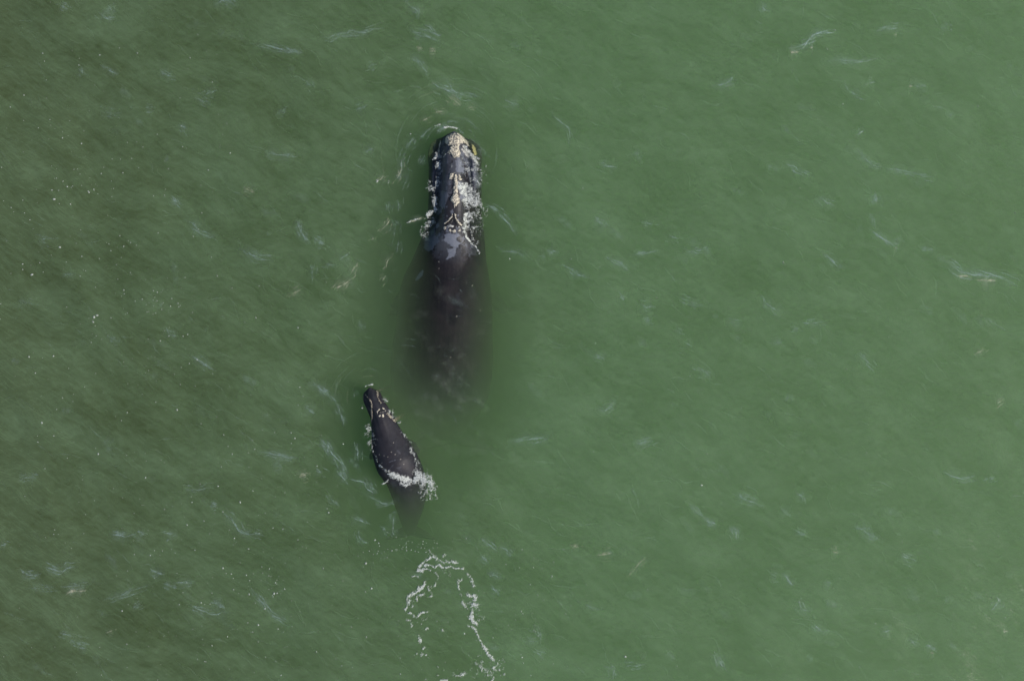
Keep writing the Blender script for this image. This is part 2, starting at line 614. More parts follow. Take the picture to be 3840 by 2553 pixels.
spot = C2([(556, 322), (600, 262), (630, 240), (642, 255), (632, 292), (590, 328), (566, 336)])
slough_sheen = np.maximum(slough_sheen, 0.95 * np.clip((poly_sd(X, Y, spot) + .02 * nz) / 0.03, 0, 1) * (co[:, 2] > -1.2))
rub = C2([(880, 420), (960, 440), (990, 560), (930, 600)])
slough_sheen = np.maximum(slough_sheen, 0.13 * np.clip((poly_sd(X, Y, rub) + .3 * nz) / 0.5, 0, 1))
onhead = np.clip((Y - y_at(5.6)) / 1.0, 0, 1) * (co[:, 2] > -.2)
blot = fbm(X / 0.45 + 3, Y / 0.7, 41, 4) + .4 * nf
slough_sheen = np.maximum(slough_sheen, onhead * np.clip((blot - .02) / .10, 0, 1) * .30)  # blue-grey sky highlights painted as blotches over the head
slough_sheen = np.maximum(slough_sheen, onhead * np.clip((fbm(X / 0.22, Y / 0.3, 57, 4) + .5 * nf - .22) / .06, 0, 1) * .7)
attr(mother, 'slough_sheen', slough_sheen)
rs = np.random.RandomState(2)
pale = np.zeros(len(X))
dots = [C1([p])[0] for p in [(775, 1185), (1008, 1150)]] + [C2([p])[0] for p in [(775, 182), (775, 238), (1052, 378), (1118, 585), (922, 640), (868, 985)]]
for d in dots:
    pale = np.maximum(pale, .4 * (np.hypot(X - d[0], Y - d[1]) < 0.025))
attr(mother, 'pale', pale)
attr(mother, 'dry', np.clip((co[:, 2] + .12) / .35, 0, 1))

def crust(name, pts, mat, parent, tree, wob=0.05, lift=0.05, rough=0.05, seed=0, closed=True, width=0.05, thr=0.0, conv=C1):
    p = conv(pts)
    def field(X, Y):
        d = poly_sd(X, Y, p) if closed else width - seg_dist(X, Y, p)
        if conv is C1:                               # only where there is skin to sit on
            bx, by = X.ravel(), Y.ravel()
            near = np.flatnonzero(d.ravel() > -.15)
            tz = np.full(bx.shape, -50.0)
            tz[near] = top_z(tree, bx[near], by[near])
            d = np.where(tz.reshape(d.shape) > -1.6, d, -1.0)
        return (d + wob * 1.5 * fbm(X / 0.13, Y / 0.13, seed + 1, 4) + .03 * fbm(X / .045, Y / .045, seed + 2, 2) - thr) / 0.08
    return grid_patch(name, bbox([p], 0.2), 0.014, field, lambda x, y: top_z(tree, x, y), lift, rough, mat, parent, seed)

crust('bonnet_callosity', [(715, 305), (760, 265), (870, 265), (905, 310), (935, 375), (885, 360), (855, 375), (835, 420), (865, 470), (832, 515), (800, 520), (770, 482), (738, 470), (750, 430), (772, 400), (718, 372)], CREAM, mother, mtree, .05, .07, .08, 3)
crust('callosity', [(880, 370), (945, 440), (1005, 510), (1005, 545), (930, 495), (880, 430)], GREYC, mother, mtree, .09, .03, .05, 21)
crust('callosity', [(588, 515), (600, 480), (632, 455), (662, 490), (625, 505)], GREYC, mother, mtree, .06, .03, .05, 33)
crust('callosity', [(798, 690), (820, 680), (832, 780), (832, 870), (852, 930), (842, 970), (800, 1000), (782, 950), (758, 940), (790, 880), (795, 800)], CREAM, mother, mtree, .035, .06, .06, 47)
crust('callosity', [(752, 690), (775, 665), (800, 672), (790, 690), (772, 730), (755, 725)], CREAM, mother, mtree, .03, .04, .04, 51)
crust('callosity', [(838, 682), (860, 690), (868, 725), (850, 745), (838, 720)], CREAM, mother, mtree, .03, .04, .04, 57)
crust('callosity', [(655, 320), (650, 350), (645, 390), (637, 430), (640, 460)], CREAM, mother, mtree, .03, .03, .03, 61, False, .022)
crust('callosity', [(690, 440), (675, 455)], GREYC, mother, mtree, .02, .03, .02, 62, False, .03)
crust('callosity', [(715, 480), (698, 500)], GREYC, mother, mtree, .02, .03, .02, 63, False, .025)
crust('chin_callosity', [(570, 290), (605, 272), (622, 300), (590, 345), (560, 440), (535, 450), (535, 400), (525, 380), (555, 330)], OCHRE, mother, mtree, .09, .05, .05, 71)
crust('chin_callosity', [(955, 335), (985, 370), (1000, 410), (1010, 455), (985, 455), (968, 400)], OCHRE, mother, mtree, .04, .05, .05, 75)
for pts, k in (([(780, 1068), (775, 1095), (745, 1130), (708, 1158)], 81), ([(806, 1066), (818, 1110), (838, 1150), (868, 1172)], 85)):
    b = crust('blowhole', [(x + 12 * (1 if k == 81 else -1), y + 12) for x, y in pts], BLACK, mother, mtree, .01, .02, .0, k, False, .075)
    crust('blowhole_rim', pts, CREAM, b, mtree, .012, .05, .02, k + 2, False, .030)
for i, p in enumerate([(706, 1204), (755, 1224), (796, 1232), (850, 1224)]):
    crust('barnacle', [p], CREAM, mother, mtree, .015, .04, .02, 90 + i, False, .062)
crust('callosity', [(712, 1192), (770, 1182), (840, 1192)], GREYC, mother, mtree, .05, .02, .02, 97, False, .03)

# ---- the calf
cc_px = [(1387, 1452), (1391, 1490), (1404, 1515), (1428, 1560), (1442, 1610), (1461, 1680), (1486, 1740), (1511, 1790), (1522, 1850), (1522, 1920), (1517, 1990), (1514, 2050)]
cs = np.r_[0, np.cumsum(np.hypot(*np.diff(np.array(cc_px, float), axis=0).T))] / PPM
cw = [.25, .36, .34, .38, .50, .71, .80, .74, .70, .54, .32, .16]
ct = [-.02, .14, .20, .26, .32, .40, .42, .16, -.30, -.80, -1.5, -2.3]
cr = [.10, .12, .12, .08, .02, 0, 0, 0, 0, 0, 0, 0]
clh = [0, .06, .06, .04, 0, 0, 0, 0, 0, 0, 0, 0]
CALF = [(s, a, b, c, .16, d, .30) for s, a, b, c, d in zip(cs, cw, ct, cr, clh)]
cv, cq, ctri, _ = loft(cc_px, CALF, 0.09, 200, 0.95)
tx, ty = world((1514, 2040))
fl2 = [(0, .25), (.35, .2), (.8, -.05), (1.2, -.4), (.75, -.36), (.25, -.28), (0, -.18)]
cfl = slab([(tx + a, ty + b, -2.8) for a, b in fl2] + [(tx - a, ty + b, -2.8) for a, b in fl2[-2:0:-1]], 0.14, 0)
def cfin(side, root, z0):
    o = [(0.0, 0.25), (0.3, 0.22), (0.62, 0.0), (0.85, -0.35), (0.8, -0.55), (0.55, -0.5), (0.3, -0.35), (0.0, -0.25)]
    return [(root[0] + side * a, root[1] + b, z0 - 0.45 * a) for a, b in o]
lroot, rroot = world((1440, 1690)), world((1490, 1670))
calf = fuse('whale_calf', [(cv, cq, ctri), cfl, slab(cfin(-1, lroot, -1.0), .15, 0), slab(cfin(1, rroot, -1.0), .15, 0)], 0.02)
tag(calf, 'small smooth dark whale calf at the surface beside the sunken rear of the adult', 'whale')
ctree = bvh(calf)
co = coords(calf)
X, Y = co[:, 0].astype(float), co[:, 1].astype(float)
nz = fbm(X / 0.12, Y / 0.12, 13, 4)
nf = fbm(X / 0.05, Y / 0.05, 18, 3)
sl = np.zeros(len(X))
for pts, g, wd in (([(655, 1030), (662, 1000), (700, 985), (765, 962)], .55, .025), ([(720, 1050), (800, 1040)], .3, .03), ([(740, 1000), (690, 1060)], .25, .03), ([(770, 880), (800, 910)], .25, .04), ([(780, 1060), (840, 1090)], .2, .03)):
    sl = np.maximum(sl, g * np.clip((wd - seg_dist(X, Y, C3(pts)) + .05 * nz + .02 * nf) / .02, 0, 1))
sl = np.maximum(sl, .09 + .05 * nz)
attr(calf, 'slough_sheen', sl)
pale = np.zeros(len(X))
for p in [(677, 935), (712, 888), (748, 912), (640, 925), (590, 918), (730, 800), (615, 1000), (800, 960), (830, 1010)]:
    d = C3([p])[0]
    pale = np.maximum(pale, .6 * (np.hypot(X - d[0], Y - d[1]) < .02))
attr(calf, 'pale', pale)
attr(calf, 'dry', np.clip((co[:, 2] + .1) / .4, 0, 1) * .35)
for k, (pts, wd) in enumerate([
        ([(440, 335), (470, 360), (500, 385), (515, 420), (515, 460), (513, 520), (515, 565), (500, 610), (485, 640)], .026),
        ([(545, 285), (562, 320), (572, 370), (600, 415)], .022),
        ([(412, 335), (418, 370), (402, 400)], .03),
        ([(665, 520), (700, 560), (735, 600)], .026)]):
    crust('lip_edge', pts, EDGE, calf, ctree, .014, .02, .02, 110 + k, False, wd, conv=C3)
bh = crust('blowhole', [(600, 500), (622, 496)], BLACK, calf, ctree, .01, .02, 0, 120, False, .06, conv=C3)
for k, (pts, wd) in enumerate([([(572, 520), (572, 500), (590, 478)], .018), ([(618, 466), (640, 475), (648, 495)], .022), ([(590, 540), (600, 535)], .03), ([(624, 530), (628, 545)], .034)]):
    crust('blowhole_rim', pts, CREAM, bh, ctree, .01, .03, .02, 122 + k, False, wd, conv=C3)

# ------------------------------------------------------------------ the sea
def axis(lo, hi, step, far):
    a = list(np.arange(lo, hi + step / 2, step))
    s, out = step, []
    x = hi
    while x < far:
        s *= 1.25
        x += s
        out.append(x)
    neg, s, x = [], step, lo
    while x > -far:
        s *= 1.25
        x -= s
        neg.append(x)
    return np.array(neg[::-1] + a + out)
gx, gy = axis(-23, 23, 0.07, 1500), axis(-16, 16, 0.07, 1500)
GX, GY = np.meshgrid(gx, gy)
damp = np.clip(1.6 - np.maximum(np.abs(GX) / 60, np.abs(GY) / 60), 0, 1)
# openings cut in the surface sheet over the animals' sunken backs, where the skin shows straight through
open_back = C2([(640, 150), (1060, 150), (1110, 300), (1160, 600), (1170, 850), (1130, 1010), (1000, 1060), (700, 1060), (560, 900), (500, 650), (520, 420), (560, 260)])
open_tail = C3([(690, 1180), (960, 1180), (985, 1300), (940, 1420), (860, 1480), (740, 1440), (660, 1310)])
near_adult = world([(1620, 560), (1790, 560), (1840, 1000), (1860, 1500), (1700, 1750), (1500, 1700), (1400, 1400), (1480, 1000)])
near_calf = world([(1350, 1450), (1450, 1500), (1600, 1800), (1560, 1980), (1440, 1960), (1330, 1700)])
hole = np.maximum(poly_sd(GX, GY, open_back), poly_sd(GX, GY, open_tail))
GZ = sea(GX, GY) * damp + 0.02
ny, nx = GX.shape
idx = np.arange(nx * ny).reshape(ny, nx)
F = np.stack([idx[:-1, :-1], idx[:-1, 1:], idx[1:, 1:], idx[1:, :-1]], -1).reshape(-1, 4)
hc = (hole[:-1, :-1] + hole[1:, 1:]).ravel() / 2
F = F[hc < 0]
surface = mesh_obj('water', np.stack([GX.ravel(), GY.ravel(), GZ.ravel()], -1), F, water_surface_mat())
attr(surface, 'sheen', np.clip(-hole.ravel() / 1.1, 0, 1))  # reflection faded out towards the openings
attr(surface, 'silt_and_light', np.clip((-np.maximum(hole, np.maximum(poly_sd(GX, GY, near_adult), poly_sd(GX, GY, near_calf)))).ravel() / 1.9, 0, 1) ** 1.3)  # both painted layers fade out round the whales
tag(surface, 'rippled green sea surface around the two whales', 'water', 'structure')

def box(name, a, b, mat):
    v = [(x, y, z) for z in (a[2], b[2]) for y in (a[1], b[1]) for x in (a[0], b[0])]
    f = [(0, 2, 3, 1), (4, 5, 7, 6), (0, 1, 5, 4), (2, 6, 7, 3), (0, 4, 6, 2), (1, 3, 7, 5)]
    return mesh_obj(name, v, f, mat, smooth=False)
body = box('water_body', (-1490, -1490, -30), (1490, 1490, -0.02), water_body_mat())
tag(body, 'cloudy green sea water below the surface', 'water', 'structure')
m = Mat('sea_bed_silt')
d = m.n('ShaderNodeBsdfDiffuse')
m.l(m.mix(m.noise(0.3), (0.10, 0.09, 0.06), (0.18, 0.16, 0.10)), d.inputs['Color'])
m.surf(d.outputs[0])
bed = mesh_obj('ground', [(-1480, -1480, -29), (1480, -1480, -29), (1480, 1480, -29), (-1480, 1480, -29)], [(0, 1, 2, 3)], m.m)
tag(bed, 'silty sea bed far below the green water', 'sea bed', 'structure')

# ------------------------------------------------------------------ foam
def foam(name, strokes, label, seed, tree=None, grain=0.06, thr=0.35, amp=1.15, res=0.013, lift=0.035):
    """strokes: (points in metres, half-width in metres, strength)"""
    B = bbox([s[0] for s in strokes], 0.35)
    paths = [(smooth_path(p, .08) if len(p) > 1 else p, wd, g) for p, wd, g in strokes]
    def field(X, Y):
        f = np.full(X.shape, -9.0)
        wx = X + .05 * fbm(X / .2, Y / .2, seed + 31, 2)
        wy = Y + .05 * fbm(X / .2, Y / .2, seed + 37, 2)
        for p, wd, g in paths:
            lo, hi = p.min(0) - 3 * wd - .2, p.max(0) + 3 * wd + .2
            mk = (X > lo[0]) & (X < hi[0]) & (Y > lo[1]) & (Y < hi[1])
            d = seg_dist(wx[mk], wy[mk], p)
            f[mk] = np.maximum(f[mk], g * (1 - np.clip(d / wd, 0, 3) ** 1.5))
        n = fbm(X / grain, Y / grain, seed, 3) + .5 * fbm(X / (grain * 3.5), Y / (grain * 3.5), seed + 5, 2)
        return f + amp * n - thr + .3
    def base(x, y):
        z = sea(x, y) + .02
        if tree is not None:
            z = np.maximum(z, top_z(tree, x, y) + .012)
        return z
    o = grid_patch(name, B, res, field, base, lift, .02, FOAM, None, seed, lambda ff: .2 * np.clip(ff / .3, 0, 1) + .62 * np.clip((ff - .25) / .8, 0, 1))
    return tag(o, label, 'foam', 'stuff')

px = lambda v: v / 2.6133 / PPM          # crop pixels -> metres
head = [
    (C1([(604, 890), (600, 940), (608, 1000), (570, 1030), (525, 1050)]), .12, 1.0),
    (C1([(560, 1020), (525, 1085), (460, 1100), (400, 1110), (330, 1140)]), .045, .8),
    (C1([(570, 1110), (530, 1150), (520, 1200), (490, 1250)]), .14, .35),
    (C1([(640, 560), (655, 640), (640, 740), (610, 850)]), .10, .45),
    (C1([(560, 740), (570, 800)]), .12, .35),
    (C1([(620, 480), (600, 510)]), .08, .6),
    (C1([(850, 790), (950, 800), (890, 860), (980, 880), (910, 930), (1020, 920)]), .20, .9),
    (C1([(990, 850), (1040, 930), (1000, 960)]), .16, .7),
    (C1([(920, 960), (930, 1040), (910, 1130), (900, 1240)]), .13, .6),
    (C1([(1000, 960), (1030, 1060), (960, 1130), (1020, 1200)]), .20, .25),
    (C1([(900, 1240), (930, 1300), (970, 1350), (1010, 1390), (1035, 1440)]), .05, 1.0),
    (C1([(950, 1250), (1000, 1310)]), .10, .2),
    (C1([(1000, 520), (1040, 640), (1060, 700), (1030, 760)]), .12, .3),
    (C1([(900, 400), (960, 470), (1000, 530)]), .09, .45),
    (C1([(930, 560), (1000, 700), (960, 760)]), .16, .12),
    (C1([(690, 202), (760, 205), (812, 215)]), .04, .9),  # sun glint on the adult's bow ripple, put in as foam
    (C1([(600, 190), (650, 185)]), .03, .5),
    (C1([(40, 725)]), .07, .8), (C1([(145, 732)]), .05, .7), (C1([(370, 270)]), .04, .9),
]
foam('foam', head, 'white foam and wash clinging round the head of the adult whale', 200, mtree)
calf_f = [
    (C3([(480, 640), (475, 690), (500, 740), (520, 770), (505, 810), (500, 870)]), .11, .30),
    (C3([(520, 880), (545, 940), (575, 985)]), .04, .55),
    (C3([(790, 690), (840, 755), (890, 810)]), .05, .3),
    (C3([(895, 870), (925, 940), (945, 1010), (945, 1070)]), .065, .7),
    (C3([(600, 1025), (650, 1065), (700, 1090)]), .07, .9),
    (C3([(690, 1110), (760, 1130), (830, 1165), (900, 1175), (980, 1140), (1030, 1160)]), .17, 1.2),
    (C3([(790, 1190), (840, 1215), (880, 1200)]), .10, .8),
    (C3([(960, 1120), (1030, 1160), (1080, 1210), (1100, 1260)]), .24, .85),
    (C3([(1000, 1200), (1060, 1290)]), .3, .25),
    (C3([(690, 1150), (650, 1190), (610, 1222)]), .04, .5),
    (C3([(700, 520), (725, 550)]), .09, .3),
    (C3([(620, 380), (650, 410)]), .07, .45),
    (C3([(765, 605), (780, 610)]), .06, .6),
    (C3([(415, 462)]), .06, 1.0),
    (C3([(440, 250), (490, 240), (515, 243)]), .035, .8),  # sun glint on the calf's bow ripple, drawn in foam
    (C3([(940, 960), (985, 1010), (980, 1080)]), .03, .35),
]
foam('foam', calf_f, 'white foam breaking over the tail stock and flanks of the calf', 300, ctree)
ring = [
    ([(640, 540), (680, 505), (720, 480), (760, 450)], .05, .7),
    ([(780, 445), (805, 455), (830, 490), (890, 490), (960, 485), (985, 500)], .07, .9),
    ([(700, 522), (750, 520), (790, 538), (830, 522), (860, 540), (920, 538), (980, 545), (1050, 552)], .05, .85),
    ([(650, 565), (680, 578)], .10, 1.3), ([(680, 550), (760, 565)], .03, .5),  # first stroke paints a bright sun glint in foam white
    ([(590, 620), (640, 625)], .035, .8), ([(800, 590), (825, 640)], .05, .4), ([(860, 580), (930, 600)], .05, .25),
    ([(725, 400), (740, 415)], .07, .3),
    ([(1000, 660), (1040, 655)], .05, .6), ([(1000, 670), (1020, 740)], .06, .7), ([(1020, 800), (1050, 850), (1075, 920)], .07, .35),
    ([(1080, 600), (1125, 640), (1140, 720)], .06, .45),
    ([(1090, 790), (1150, 795), (1150, 830)], .10, 1.1), ([(1115, 875), (1170, 880), (1125, 900)], .08, .8),
    ([(1130, 930), (1120, 980), (1140, 1030), (1165, 1042)], .085, 1.15),
    ([(1180, 920), (1210, 990)], .10, .1),
    ([(1095, 1070), (1140, 1085), (1180, 1150), (1210, 1220), (1225, 1260)], .055, .65),
    ([(1230, 1250), (1265, 1300), (1300, 1360), (1320, 1375)], .07, .65),
    ([(1310, 1450), (1345, 1430), (1352, 1410)], .05, .8), ([(1200, 1335), (1185, 1338)], .035, .6), ([(1310, 1560), (1325, 1530)], .06, .7),
    ([(1215, 1460), (1330, 1475)], .08, .0),
    ([(705, 685), (680, 720), (640, 745), (600, 775), (560, 795)], .085, .85),
    ([(800, 690), (770, 720), (735, 715)], .06, .45), ([(730, 715), (770, 780), (745, 805)], .045, .55),
    ([(700, 780), (630, 800), (635, 845)], .06, .6), ([(560, 830), (545, 880), (535, 915)], .08, .85), ([(590, 850), (585, 895)], .05, .4),
    ([(560, 950), (590, 965), (620, 990), (665, 955), (735, 932)], .055, .85), ([(580, 1020), (582, 1060)], .06, .5),
    ([(555, 1015)], .06, .7), ([(690, 1010), (725, 1000)], .05, .3), ([(635, 1025)], .04, .6),
    ([(650, 1165), (660, 1205)], .08, 1.0), ([(700, 1210)], .05, .9), ([(690, 1275), (700, 1262)], .05, 1.0), ([(680, 1320), (670, 1330)], .07, .9), ([(722, 1330)], .06, .9), ([(628, 1312)], .04, .8), ([(735, 1355)], .04, .6),
    ([(720, 1092)], .05, .5), ([(830, 1110)], .04, .6), ([(868, 1112)], .045, .8),
    ([(825, 1435)], .05, .9), ([(822, 1512)], .05, .9), ([(875, 1465)], .035, .8), ([(850, 1558), (900, 1560)], .07, .8), ([(910, 1532)], .05, .7),
    ([(960, 1500), (1000, 1515), (1055, 1490)], .06, .5), ([(1030, 1530), (1050, 1510)], .05, .5), ([(712, 1548)], .04, .8),
    ([(870, 440), (890, 430)], .06, .6),
]
ring = [(C4(p), wd * 1.1, g + .06) for p, wd, g in ring]
foam('foam', ring, 'broken horseshoe of white foam left on the water behind the calf', 400, None)

# ------------------------------------------------------------------ foam specks
rs = np.random.RandomState(11)
spk = []
for cx_, cy_, n, sx, sy in [(250, 620, 150, 330, 260), (480, 1080, 130, 300, 260), (800, 2150, 170, 330, 240), (420, 1650, 90, 380, 260),
                            (950, 1800, 60, 200, 200), (3000, 1200, 120, 700, 800), (1550, 2045, 70, 90, 22), (1300, 2400, 80, 300, 120),
                            (1450, 2070, 14, 40, 25), (2000, 2300, 60, 160, 160), (900, 900, 60, 800, 700), (1980, 2310, 14, 60, 50), (640, 1180, 26, 60, 50), (1010, 2200, 26, 50, 40), (560, 1120, 16, 40, 30), (330, 690, 16, 60, 20)]:
    for _ in range(n):
        x, y = cx_ + rs.randn() * sx, cy_ + rs.randn() * sy
        if (1480 < x < 1880 and 500 < y < 1500 and n > 20) or (1360 < x < 1560 and 1450 < y < 1950):
            continue
        if -20 < x < 3860 and -20 < y < 2570:
            spk.append((x, y, 1.2 * math.exp(rs.randn() * .45)))
for p in [(120, 1030), (205, 748)]:
    spk.append((*p, 4))
V, F = [], []
for x, y, r in spk:
    wx, wy = world((x, y))
    r = min(r, 6) / PPM
    z = float(sea(np.array(wx), np.array(wy))) + .02
    o = len(V)
    a0 = rs.rand() * 6.28
    el = 1 + rs.rand() * .7
    for k, (rr, h) in enumerate(((1, -.2), (.75, .45))):
        for j in range(6):
            a = a0 + j * math.pi / 3
            u, v = rr * r * el * math.cos(j * math.pi / 3), rr * r * math.sin(j * math.pi / 3)
            V.append((wx + u * math.cos(a0) - v * math.sin(a0), wy + u * math.sin(a0) + v * math.cos(a0), z + h * r))
    V.append((wx, wy, z + .65 * r))
    for j in range(6):
        k = (j + 1) % 6
        F += [(o + j, o + k, o + 6 + k), (o + j, o + 6 + k, o + 6 + j), (o + 6 + j, o + 6 + k, o + 12)]
sp = mesh_obj('foam_specks', V, F, FOAM)
attr(sp, 'cover', np.full(len(V), .6))
tag(sp, 'tiny white foam specks scattered thinly over the open green water', 'foam', 'stuff')

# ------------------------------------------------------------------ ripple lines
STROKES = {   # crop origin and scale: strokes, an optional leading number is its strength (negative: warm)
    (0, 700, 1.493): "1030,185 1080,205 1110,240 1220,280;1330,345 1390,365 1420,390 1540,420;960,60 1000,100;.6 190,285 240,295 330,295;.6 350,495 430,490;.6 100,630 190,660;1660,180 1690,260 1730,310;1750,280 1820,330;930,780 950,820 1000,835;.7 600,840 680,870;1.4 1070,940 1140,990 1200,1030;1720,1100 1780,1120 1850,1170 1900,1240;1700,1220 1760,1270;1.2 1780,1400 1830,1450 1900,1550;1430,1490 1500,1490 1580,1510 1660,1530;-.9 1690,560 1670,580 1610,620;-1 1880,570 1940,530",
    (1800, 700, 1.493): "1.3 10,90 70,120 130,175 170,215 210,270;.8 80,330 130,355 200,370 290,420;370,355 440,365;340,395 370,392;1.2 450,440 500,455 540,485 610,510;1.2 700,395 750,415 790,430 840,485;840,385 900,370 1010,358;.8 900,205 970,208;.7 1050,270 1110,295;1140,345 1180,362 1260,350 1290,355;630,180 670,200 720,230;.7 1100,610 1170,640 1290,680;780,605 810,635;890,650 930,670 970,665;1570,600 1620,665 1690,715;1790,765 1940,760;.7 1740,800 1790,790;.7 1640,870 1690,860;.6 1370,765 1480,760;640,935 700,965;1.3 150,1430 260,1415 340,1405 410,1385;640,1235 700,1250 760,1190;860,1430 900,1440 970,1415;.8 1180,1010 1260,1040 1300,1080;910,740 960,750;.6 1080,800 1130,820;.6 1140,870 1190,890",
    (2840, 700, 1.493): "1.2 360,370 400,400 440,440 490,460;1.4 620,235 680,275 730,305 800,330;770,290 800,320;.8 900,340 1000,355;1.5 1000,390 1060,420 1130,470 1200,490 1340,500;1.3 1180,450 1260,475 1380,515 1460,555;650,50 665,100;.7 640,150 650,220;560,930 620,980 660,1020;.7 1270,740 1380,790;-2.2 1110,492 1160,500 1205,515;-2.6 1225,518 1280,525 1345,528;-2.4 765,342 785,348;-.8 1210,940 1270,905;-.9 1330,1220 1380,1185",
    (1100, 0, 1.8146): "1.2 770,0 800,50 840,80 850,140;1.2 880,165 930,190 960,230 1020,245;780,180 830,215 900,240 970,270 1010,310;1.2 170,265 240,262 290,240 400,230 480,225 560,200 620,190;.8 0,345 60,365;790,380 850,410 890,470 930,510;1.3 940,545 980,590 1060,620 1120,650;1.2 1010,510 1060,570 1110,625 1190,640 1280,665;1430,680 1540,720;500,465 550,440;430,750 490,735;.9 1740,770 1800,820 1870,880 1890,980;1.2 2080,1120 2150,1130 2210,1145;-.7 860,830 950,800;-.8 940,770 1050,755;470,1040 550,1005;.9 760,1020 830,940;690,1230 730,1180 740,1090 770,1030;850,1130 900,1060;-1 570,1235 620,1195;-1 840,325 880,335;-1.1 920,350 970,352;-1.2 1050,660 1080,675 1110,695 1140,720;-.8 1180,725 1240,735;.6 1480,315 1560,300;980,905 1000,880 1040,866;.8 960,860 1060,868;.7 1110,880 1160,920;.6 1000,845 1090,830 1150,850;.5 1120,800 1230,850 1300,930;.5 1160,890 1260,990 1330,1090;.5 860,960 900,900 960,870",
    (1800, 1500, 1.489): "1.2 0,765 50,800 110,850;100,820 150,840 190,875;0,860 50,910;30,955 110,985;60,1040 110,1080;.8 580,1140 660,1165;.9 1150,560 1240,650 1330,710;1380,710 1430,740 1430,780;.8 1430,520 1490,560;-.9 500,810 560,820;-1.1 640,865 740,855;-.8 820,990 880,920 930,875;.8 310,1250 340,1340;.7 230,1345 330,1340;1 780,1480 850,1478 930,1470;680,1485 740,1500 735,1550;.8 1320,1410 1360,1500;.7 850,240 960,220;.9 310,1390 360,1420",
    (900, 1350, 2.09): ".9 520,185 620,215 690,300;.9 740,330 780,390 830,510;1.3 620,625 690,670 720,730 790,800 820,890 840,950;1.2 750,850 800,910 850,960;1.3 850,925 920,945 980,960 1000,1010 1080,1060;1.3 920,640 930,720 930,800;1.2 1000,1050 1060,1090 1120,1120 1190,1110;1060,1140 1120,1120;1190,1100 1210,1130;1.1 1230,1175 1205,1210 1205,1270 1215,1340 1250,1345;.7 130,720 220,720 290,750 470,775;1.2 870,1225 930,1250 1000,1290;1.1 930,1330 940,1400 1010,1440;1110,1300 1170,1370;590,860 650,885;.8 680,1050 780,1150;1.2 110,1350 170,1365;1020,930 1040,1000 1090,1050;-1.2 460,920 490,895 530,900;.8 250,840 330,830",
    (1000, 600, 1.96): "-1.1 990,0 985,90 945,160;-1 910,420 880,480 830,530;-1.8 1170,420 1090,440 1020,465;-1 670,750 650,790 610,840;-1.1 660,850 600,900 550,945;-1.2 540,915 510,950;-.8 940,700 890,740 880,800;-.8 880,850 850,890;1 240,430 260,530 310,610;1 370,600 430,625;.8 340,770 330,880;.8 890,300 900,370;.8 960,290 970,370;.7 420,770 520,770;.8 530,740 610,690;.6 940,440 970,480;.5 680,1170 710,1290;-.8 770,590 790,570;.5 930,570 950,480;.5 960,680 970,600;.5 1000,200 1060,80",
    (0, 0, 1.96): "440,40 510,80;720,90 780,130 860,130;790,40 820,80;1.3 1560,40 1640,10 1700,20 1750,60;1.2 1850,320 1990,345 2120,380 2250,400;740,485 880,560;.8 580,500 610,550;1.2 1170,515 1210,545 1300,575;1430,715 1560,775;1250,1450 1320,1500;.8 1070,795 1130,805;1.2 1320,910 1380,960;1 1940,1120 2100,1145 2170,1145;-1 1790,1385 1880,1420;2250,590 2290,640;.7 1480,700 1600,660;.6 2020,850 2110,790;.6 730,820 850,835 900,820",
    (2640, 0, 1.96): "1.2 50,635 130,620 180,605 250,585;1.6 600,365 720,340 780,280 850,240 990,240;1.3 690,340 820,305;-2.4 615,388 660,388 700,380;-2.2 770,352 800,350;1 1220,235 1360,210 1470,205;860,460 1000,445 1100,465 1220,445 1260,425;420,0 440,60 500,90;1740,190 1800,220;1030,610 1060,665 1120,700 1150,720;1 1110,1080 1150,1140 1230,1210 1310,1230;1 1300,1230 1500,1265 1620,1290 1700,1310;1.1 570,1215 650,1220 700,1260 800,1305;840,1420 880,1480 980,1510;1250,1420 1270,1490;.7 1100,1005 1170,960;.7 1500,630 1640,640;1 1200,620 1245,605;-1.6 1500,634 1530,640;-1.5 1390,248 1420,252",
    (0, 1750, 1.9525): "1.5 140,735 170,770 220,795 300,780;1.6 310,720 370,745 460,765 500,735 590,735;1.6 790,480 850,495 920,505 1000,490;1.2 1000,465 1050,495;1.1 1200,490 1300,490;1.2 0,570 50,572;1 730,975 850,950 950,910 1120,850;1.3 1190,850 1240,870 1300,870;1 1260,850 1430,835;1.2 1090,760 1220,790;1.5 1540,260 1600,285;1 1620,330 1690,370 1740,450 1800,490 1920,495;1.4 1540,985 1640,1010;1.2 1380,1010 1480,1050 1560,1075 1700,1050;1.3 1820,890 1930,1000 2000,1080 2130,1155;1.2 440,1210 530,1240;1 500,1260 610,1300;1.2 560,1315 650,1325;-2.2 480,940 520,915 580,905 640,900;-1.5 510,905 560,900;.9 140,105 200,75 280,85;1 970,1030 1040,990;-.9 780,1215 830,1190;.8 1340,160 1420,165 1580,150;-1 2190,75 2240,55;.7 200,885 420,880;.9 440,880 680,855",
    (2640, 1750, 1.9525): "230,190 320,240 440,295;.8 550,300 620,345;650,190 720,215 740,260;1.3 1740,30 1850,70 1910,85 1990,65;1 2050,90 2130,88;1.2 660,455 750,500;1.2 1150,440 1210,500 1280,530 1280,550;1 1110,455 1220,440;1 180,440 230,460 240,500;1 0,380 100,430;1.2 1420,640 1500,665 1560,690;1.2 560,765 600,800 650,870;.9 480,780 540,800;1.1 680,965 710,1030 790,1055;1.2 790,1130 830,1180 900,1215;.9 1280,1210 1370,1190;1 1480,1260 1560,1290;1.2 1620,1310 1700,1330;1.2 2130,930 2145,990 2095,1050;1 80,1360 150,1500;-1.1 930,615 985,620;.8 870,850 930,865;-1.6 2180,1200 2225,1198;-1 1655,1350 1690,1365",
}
lines = []
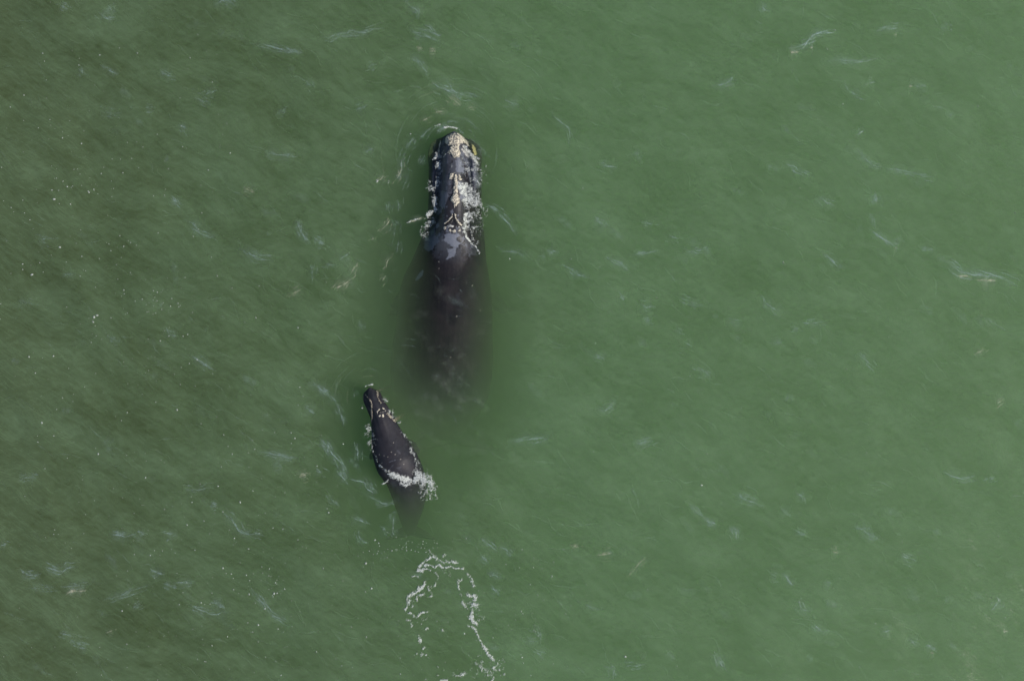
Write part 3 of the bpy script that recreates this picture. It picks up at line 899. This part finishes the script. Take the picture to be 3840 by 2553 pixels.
for (x0, y0, k), txt in STROKES.items():
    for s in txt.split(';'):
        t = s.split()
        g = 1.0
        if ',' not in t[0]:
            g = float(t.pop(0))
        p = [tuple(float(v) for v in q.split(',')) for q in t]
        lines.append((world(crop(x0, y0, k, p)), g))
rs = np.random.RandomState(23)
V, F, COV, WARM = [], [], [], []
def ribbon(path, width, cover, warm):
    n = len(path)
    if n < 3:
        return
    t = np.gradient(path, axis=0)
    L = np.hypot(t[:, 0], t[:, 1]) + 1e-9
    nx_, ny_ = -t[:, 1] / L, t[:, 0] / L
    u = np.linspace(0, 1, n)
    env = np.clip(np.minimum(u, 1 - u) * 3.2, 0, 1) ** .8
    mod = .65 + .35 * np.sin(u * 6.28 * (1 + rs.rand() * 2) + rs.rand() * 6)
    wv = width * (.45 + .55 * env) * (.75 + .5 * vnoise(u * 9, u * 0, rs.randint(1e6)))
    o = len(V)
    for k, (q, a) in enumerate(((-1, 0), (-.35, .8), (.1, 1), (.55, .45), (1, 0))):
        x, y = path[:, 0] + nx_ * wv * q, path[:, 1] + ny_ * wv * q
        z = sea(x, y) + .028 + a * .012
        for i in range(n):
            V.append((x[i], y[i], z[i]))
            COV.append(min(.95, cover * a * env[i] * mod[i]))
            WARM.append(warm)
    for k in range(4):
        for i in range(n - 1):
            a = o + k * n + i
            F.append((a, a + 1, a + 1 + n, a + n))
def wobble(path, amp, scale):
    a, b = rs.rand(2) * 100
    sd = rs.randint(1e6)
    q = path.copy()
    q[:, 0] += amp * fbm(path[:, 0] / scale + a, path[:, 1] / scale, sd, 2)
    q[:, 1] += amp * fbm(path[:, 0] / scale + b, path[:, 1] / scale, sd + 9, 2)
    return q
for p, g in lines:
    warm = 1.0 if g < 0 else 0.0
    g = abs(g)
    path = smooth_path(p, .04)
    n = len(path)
    ribbon(wobble(path, .05, .5), .22 + .16 * rs.rand(), .075 * g, warm * .5)      # the soft shoulder of the wavelet
    ribbon(wobble(path, .05, .30), .034 * (.7 + .35 * g), min(.9, .37 * g if not warm else .58 * g), warm)
    if warm == 0 or g < 1.5:
        for _ in range(6):                       # thin feathers beside it
            a = int(rs.rand() * n * .65)
            b = min(n, a + max(8, int(n * (.25 + rs.rand() * .45))))
            seg = path[a:b] + rs.randn(2) * .10
            ribbon(wobble(seg, .09, .35), .016 + .022 * rs.rand(), .26 * g + .05, warm)
for _ in range(46):                              # murk drifting over the adult's sunken back
    c = world((1500 + 340 * rs.rand(), 1090 + 640 * rs.rand() ** .7))
    th = R(-30) + rs.randn() * .5
    t = np.linspace(-.5, .5, 24)[:, None]
    path = c + np.array([math.cos(th), math.sin(th)]) * (.6 + 1.1 * rs.rand()) * t
    ribbon(wobble(path, .25, .6), .10 + .24 * rs.rand(), .02 + .045 * rs.rand(), .45)
for cx_, cy_, r0, n in ((1704, 575, .95, 26), (1388, 1490, .55, 18)):   # bow ripples spreading from the two heads
    for i in range(n):
        r = r0 + i * .085 + .05 * rs.randn()
        a0 = R(90) + rs.randn() * .75
        a = np.linspace(a0 - .22 - .25 * rs.rand(), a0 + .22 + .25 * rs.rand(), 22)
        path = world((cx_, cy_)) + np.stack([r * np.cos(a), r * 1.05 * np.sin(a)], -1)
        ribbon(wobble(path, .05, .4), .02 + .03 * rs.rand(), .07 + .16 * rs.rand() * (1 - i / n), float(rs.rand() < .25))
for _ in range(1100):                             # the faintest ones, everywhere
    c = np.array([(rs.rand() - .5) * 46, (rs.rand() - .5) * 31])
    th = R(-32) + rs.randn() * .35
    L = .25 + rs.rand() * .9
    t = np.linspace(-.5, .5, max(5, int(L / .05)))[:, None]
    dirv = np.array([math.cos(th), math.sin(th)])
    nrm = np.array([-dirv[1], dirv[0]])
    path = c + dirv * L * t + nrm * (rs.randn() * .25) * L * (t ** 2)
    ribbon(wobble(path, .09, .35), .016 + .03 * rs.rand() + .14 * (rs.rand() < .18), .04 + .13 * rs.rand() ** 2, 0.0)
rp = mesh_obj('ripples', V, F, STREAK)
attr(rp, 'cover', COV)
attr(rp, 'warm', WARM)
tag(rp, 'thin ripple crests with painted sky sheen and sun glints, and wisps of foam across the open green water', 'ripples', 'stuff')
